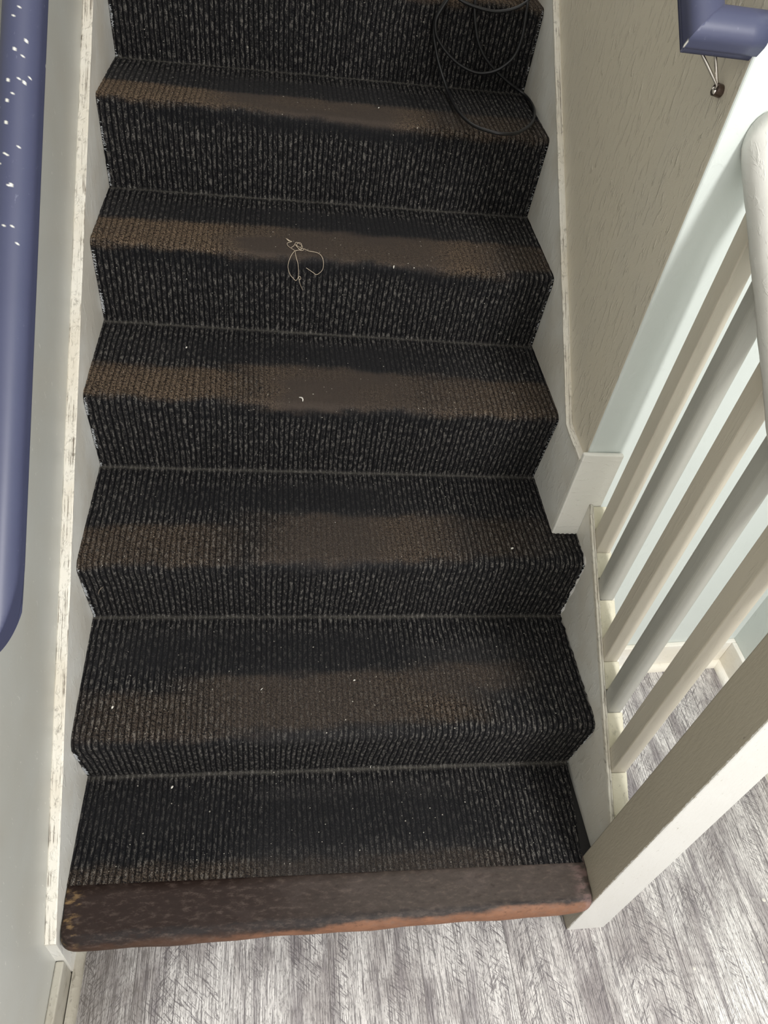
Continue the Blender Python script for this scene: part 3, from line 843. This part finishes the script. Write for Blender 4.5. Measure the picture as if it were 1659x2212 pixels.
def right_rail():
    root = thing('wall_handrail', 'blue handrail end mitred back into the taupe wall on the right', 'handrail', (0.876, 0.591, 1.476))
    th = math.atan(0.80); t = Vector((0, math.cos(th), math.sin(th))); n = Vector((0, -math.sin(th), math.cos(th))); b = Vector((1, 0, 0))
    P0 = Vector((0.8735, 0.5947, 1.4706))
    prof = dense(rail_profile(0.0245, 0.0240), 0.003)
    # run up the stair, mitred at P0 (across = b), then return along +x into the wall (across = -t)
    rings = []
    for s in [1.4-0.02*k for k in range(60)] + [0.2-0.002*k for k in range(112)]:
        rings.append([P0 + t*max(s, a + 0.00002*(30-0)) + b*a + n*h for a, h in prof])
    m_ring = len(rings)
    rings.append([P0 + t*a + b*a + n*h for a, h in prof])       # the mitre plane
    for x in [-0.022+0.0022*k for k in range(36)]:
        rings.append([P0 + b*max(x, a + 0.0006) + t*a + n*h for a, h in prof])
    xe = WR - P0.x
    rings.append([P0 + b*xe + t*a + n*h for a, h in prof])
    o = obj('rail', sweep(rings), M_blue, smooth=False)
    for p in o.data.polygons: p.use_smooth = True
    nP = len(prof); m0 = m_ring*nP
    for e in o.data.edges:
        if all(m0 <= v < m0+nP for v in e.vertices): e.use_edge_sharp = True
    chip_attr(o.data, [(P0 + b*-0.0225 + t*-0.0225 + n*0.004, b+t+n*1.2, 0.0075, 0.0022), (P0 + b*-0.0245 + t*-0.0245 + n*-0.003, n, 0.0045, 0.0016)])
    keep(o, root)
    # V shaped wire bracket under the rail, screwed to the wall
    foot = Vector((WR-0.004, 0.632, 1.394))
    br = obj('bracket', tube([foot + Vector((0.004, 0, 0)), foot + Vector((-0.006, 0.0, 0.002))], 0.0085, 16), M_metal_d); keep(br, root)
    br['label'] = 'tarnished steel bracket screwed to the wall'
    under = lambda s, a: P0 + t*s + b*a - n*0.0235
    for s, a in ((0.034, -0.012), (0.034, 0.030)):
        w = obj('bracket_rod', tube([under(s, a)+n*0.001, foot + Vector((-0.005, 0, 0.007)), foot+Vector((-0.0055, 0, -0.004))], 0.0021, 10), M_metal, br, smooth=True)
        w.matrix_parent_inverse = Matrix.Identity(4)
    sc = obj('screw', tube([foot + Vector((-0.004, 0, -0.001)), foot + Vector((-0.0085, 0, -0.001)), foot + Vector((-0.010, 0, -0.001))], lambda u: 0.0055 if u < .9 else 0.002, 14), M_metal, br, smooth=True)
    sc.matrix_parent_inverse = Matrix.Identity(4)
    return root
LEFT_END = -0.745
left_rail(); right_rail()

# ------------------------------------------------------------------ things lying on the stairs
cable_pts = [(0.753,1.445,1.375),(0.738,1.445,1.350),(0.711,1.446,1.318),(0.696,1.446,1.287),(0.694,1.446,1.267),(0.699,1.445,1.242),(0.714,1.440,1.203),(0.733,1.425,1.166),
    (0.741,1.382,1.150),(0.744,1.286,1.148),(0.761,1.208,1.1475),(0.795,1.175,1.1475),(0.823,1.170,1.1475),(0.857,1.187,1.1475),(0.899,1.245,1.149),(0.927,1.322,1.150),(0.937,1.394,1.151),(0.928,1.440,1.156),
    (0.893,1.445,1.172),(0.855,1.445,1.194),(0.822,1.445,1.219),(0.801,1.445,1.245),(0.788,1.445,1.273),(0.778,1.445,1.306),(0.775,1.446,1.335),(0.782,1.460,1.352),
    (0.80,1.52,1.338),(0.83,1.58,1.329),(0.87,1.62,1.329),(0.86,1.66,1.329),(0.78,1.64,1.329),(0.735,1.56,1.329),(0.728,1.48,1.338),(0.722,1.447,1.332),
    (0.707,1.441,1.308),(0.695,1.438,1.284),(0.697,1.438,1.262),(0.708,1.438,1.243),(0.734,1.438,1.219),(0.769,1.438,1.199),(0.809,1.437,1.189),(0.844,1.437,1.195),(0.870,1.438,1.211),(0.888,1.439,1.234),(0.895,1.440,1.270),(0.893,1.443,1.313),
    (0.889,1.450,1.337),(0.87,1.52,1.338),(0.80,1.60,1.335),(0.72,1.55,1.334),(0.704,1.475,1.345),
    (0.722,1.445,1.334),(0.744,1.440,1.322),(0.778,1.439,1.314),(0.820,1.439,1.310),(0.857,1.440,1.317),(0.884,1.442,1.330),(0.899,1.460,1.340),(0.90,1.54,1.335),(0.85,1.70,1.331),(0.80,1.72,1.331)]
cb = obj('cable', tube(catmull(cable_pts, 10), 0.0034, 12), M_cable, smooth=True)
tag(cb, 'black cable looped over the upper step at the right string', 'cable')

def laid(pts, h): return [carpet_point(x, s, h) for x, s in pts]
th = thing('loose_thread', 'tangled beige thread lying over a brown worn step edge', 'thread', carpet_point(0.40, 1.72, 0.0))
TS = {'A': [(.3744,1.7641),(.380,1.7560),(.3861,1.7540),(.3806,1.7495),(.3765,1.7447),(.3777,1.735),(.3841,1.7253),(.3913,1.7156),(.3939,1.6979),(.3976,1.6881),(.3998,1.6716),(.4004,1.658),(.4022,1.649),(.4066,1.6355),(.411,1.6265)],
 'B': [(.3913,1.7156),(.3839,1.7001),(.379,1.6881),(.3785,1.6761),(.3828,1.6625),(.3899,1.6535),(.3957,1.649),(.4004,1.658),(.404,1.6585),(.4051,1.6535),(.4019,1.6525),(.4005,1.658)],
 'C': [(.3841,1.7253),(.3899,1.735),(.3947,1.7495),(.4014,1.7447),(.4069,1.735),(.4036,1.7204),(.3983,1.7253),(.3956,1.7398),(.4003,1.7495),(.4054,1.7447),(.4038,1.7301),(.3966,1.735),(.3927,1.7398),(.3961,1.7301),(.4022,1.7204)],
 'D': [(.4023,1.7253),(.41,1.7240),(.4188,1.7170),(.429,1.7150),(.4389,1.7107),(.4454,1.7024),(.4487,1.6934),(.4481,1.6806),(.4424,1.6716),(.4359,1.6671),(.4288,1.6716),(.4147,1.6806)],
 'E': [(.3913,1.7107),(.3985,1.7156),(.4063,1.7156),(.4099,1.7204)]}
bmt = None
for k, (key, L) in enumerate(TS.items()):
    b2 = tube(catmull(laid(L, 0.0016+0.0006*k), 6), lambda u, kk=key: 0.00048*(1-0.6*max(0, u-0.7)/0.3) if kk == 'A' else 0.00048, 5)
    tmp = bpy.data.meshes.new('tmp'); b2.to_mesh(tmp); b2.free()
    if bmt is None: bmt = bmesh.new()
    bmt.from_mesh(tmp); bpy.data.meshes.remove(tmp)
keep(obj('strand', bmt, M_thread, smooth=True), th)
wisp = tube(laid([(.3738,1.7655),(.3770,1.7600),(.3800,1.7555),(.3845,1.7545)], 0.002), lambda u: 0.0016*math.sin(math.pi*min(1, max(0.1, u))), 6)
w_ = keep(obj('knot', wisp, M_thread, smooth=True), th); w_['label'] = 'teased out tuft at the end of the thread'

def flake(name, x, s, length, width, ang, label, cat, mat=None, h=0.0015, curl=0.25, group=None):
    """a small curled sliver lying on the carpet"""
    pts = []
    for k in range(5):
        u = (k/4-0.5)*length
        pts.append(carpet_point(x+u*math.cos(ang)+curl*length*((k/4-0.5)**2)*math.sin(ang), s+u*math.sin(ang)-curl*length*((k/4-0.5)**2)*math.cos(ang)*2, h))
    o = obj(name, tube(pts, lambda u: width*(0.35+0.65*math.sin(math.pi*min(0.95, max(0.05, u)))), 6), mat or M_lint, smooth=True)
    return tag(o, label, cat, group)
flake('paper_scrap', 0.4085, 1.290, 0.013, 0.0017, -1.0, 'curled white scrap on the fourth step from the floor', 'scrap', curl=1.0)
flake('straw_bit', 0.5616, 0.212, 0.016, 0.0010, 1.6, 'tiny upright pale sliver at the back of the bottom step', 'scrap', group='pale slivers on the stair carpet')
flake('straw_bit', 0.3370, 0.4755, 0.006, 0.0008, 0.8, 'short pale sliver on the middle of the second step', 'scrap', group='pale slivers on the stair carpet')
flake('crumb', 0.0644, 0.4461, 0.0055, 0.0020, 1.2, 'pale crumb near the left end of the second step edge', 'crumb', group='crumbs on the stair carpet')
flake('crumb', 0.1647, 0.1776, 0.0060, 0.0022, 1.0, 'pale crumb on the left of the bottom step', 'crumb', group='crumbs on the stair carpet')
flake('crumb', 0.5186, 0.4901, 0.0045, 0.0016, 0.3, 'pale fluffy crumb on the worn middle of the second step', 'crumb', group='crumbs on the stair carpet')
flake('crumb', 0.1751, 1.4376, 0.0050, 0.0017, 1.2, 'white crumb at the back left of the fourth step', 'crumb', group='crumbs on the stair carpet')
flake('crumb', 0.5927, 1.6957, 0.0055, 0.0014, 1.4, 'white crumb on the edge of the fifth step right of the thread', 'crumb', group='crumbs on the stair carpet')
flake('crumb', 0.5697, 2.2091, 0.0055, 0.0012, 1.0, 'pale crumb on the brown band of the sixth step', 'crumb', group='crumbs on the stair carpet')
flake('crumb', 0.8413, 0.8589, 0.0060, 0.0022, 0.4, 'pale crumb at the right on the third step', 'crumb', group='crumbs on the stair carpet')
flake('loose_hair', 0.029, 0.749, 0.034, 0.00035, 1.15, 'pale hair on the riser below the third step at the left', 'hair', M_thread, curl=0.3)
def fchip(x, y, r, label):
    bm = bmesh.new(); n = 7
    base = [bm.verts.new((x+r*(0.8+0.4*random.random())*math.cos(2*math.pi*k/n), y+r*(0.8+0.4*random.random())*math.sin(2*math.pi*k/n), 0.0003)) for k in range(n)]
    top = bm.verts.new((x, y, 0.0014))
    bm.faces.new(base[::-1])
    for k in range(n): bm.faces.new((base[k], base[(k+1) % n], top))
    return tag(obj('paint_flake', bm, M_lint), label, 'flake', 'flakes on the plank floor')

fchip(1.4384, -0.0022, 0.0042, 'white paint flake on the plank floor near the far right edge')
fchip(1.3771, -0.1184, 0.0030, 'small white flake on the plank floor at the lower right')
fchip(1.2212, -0.1195, 0.0030, 'pale fleck on the plank floor in front of the newel post')
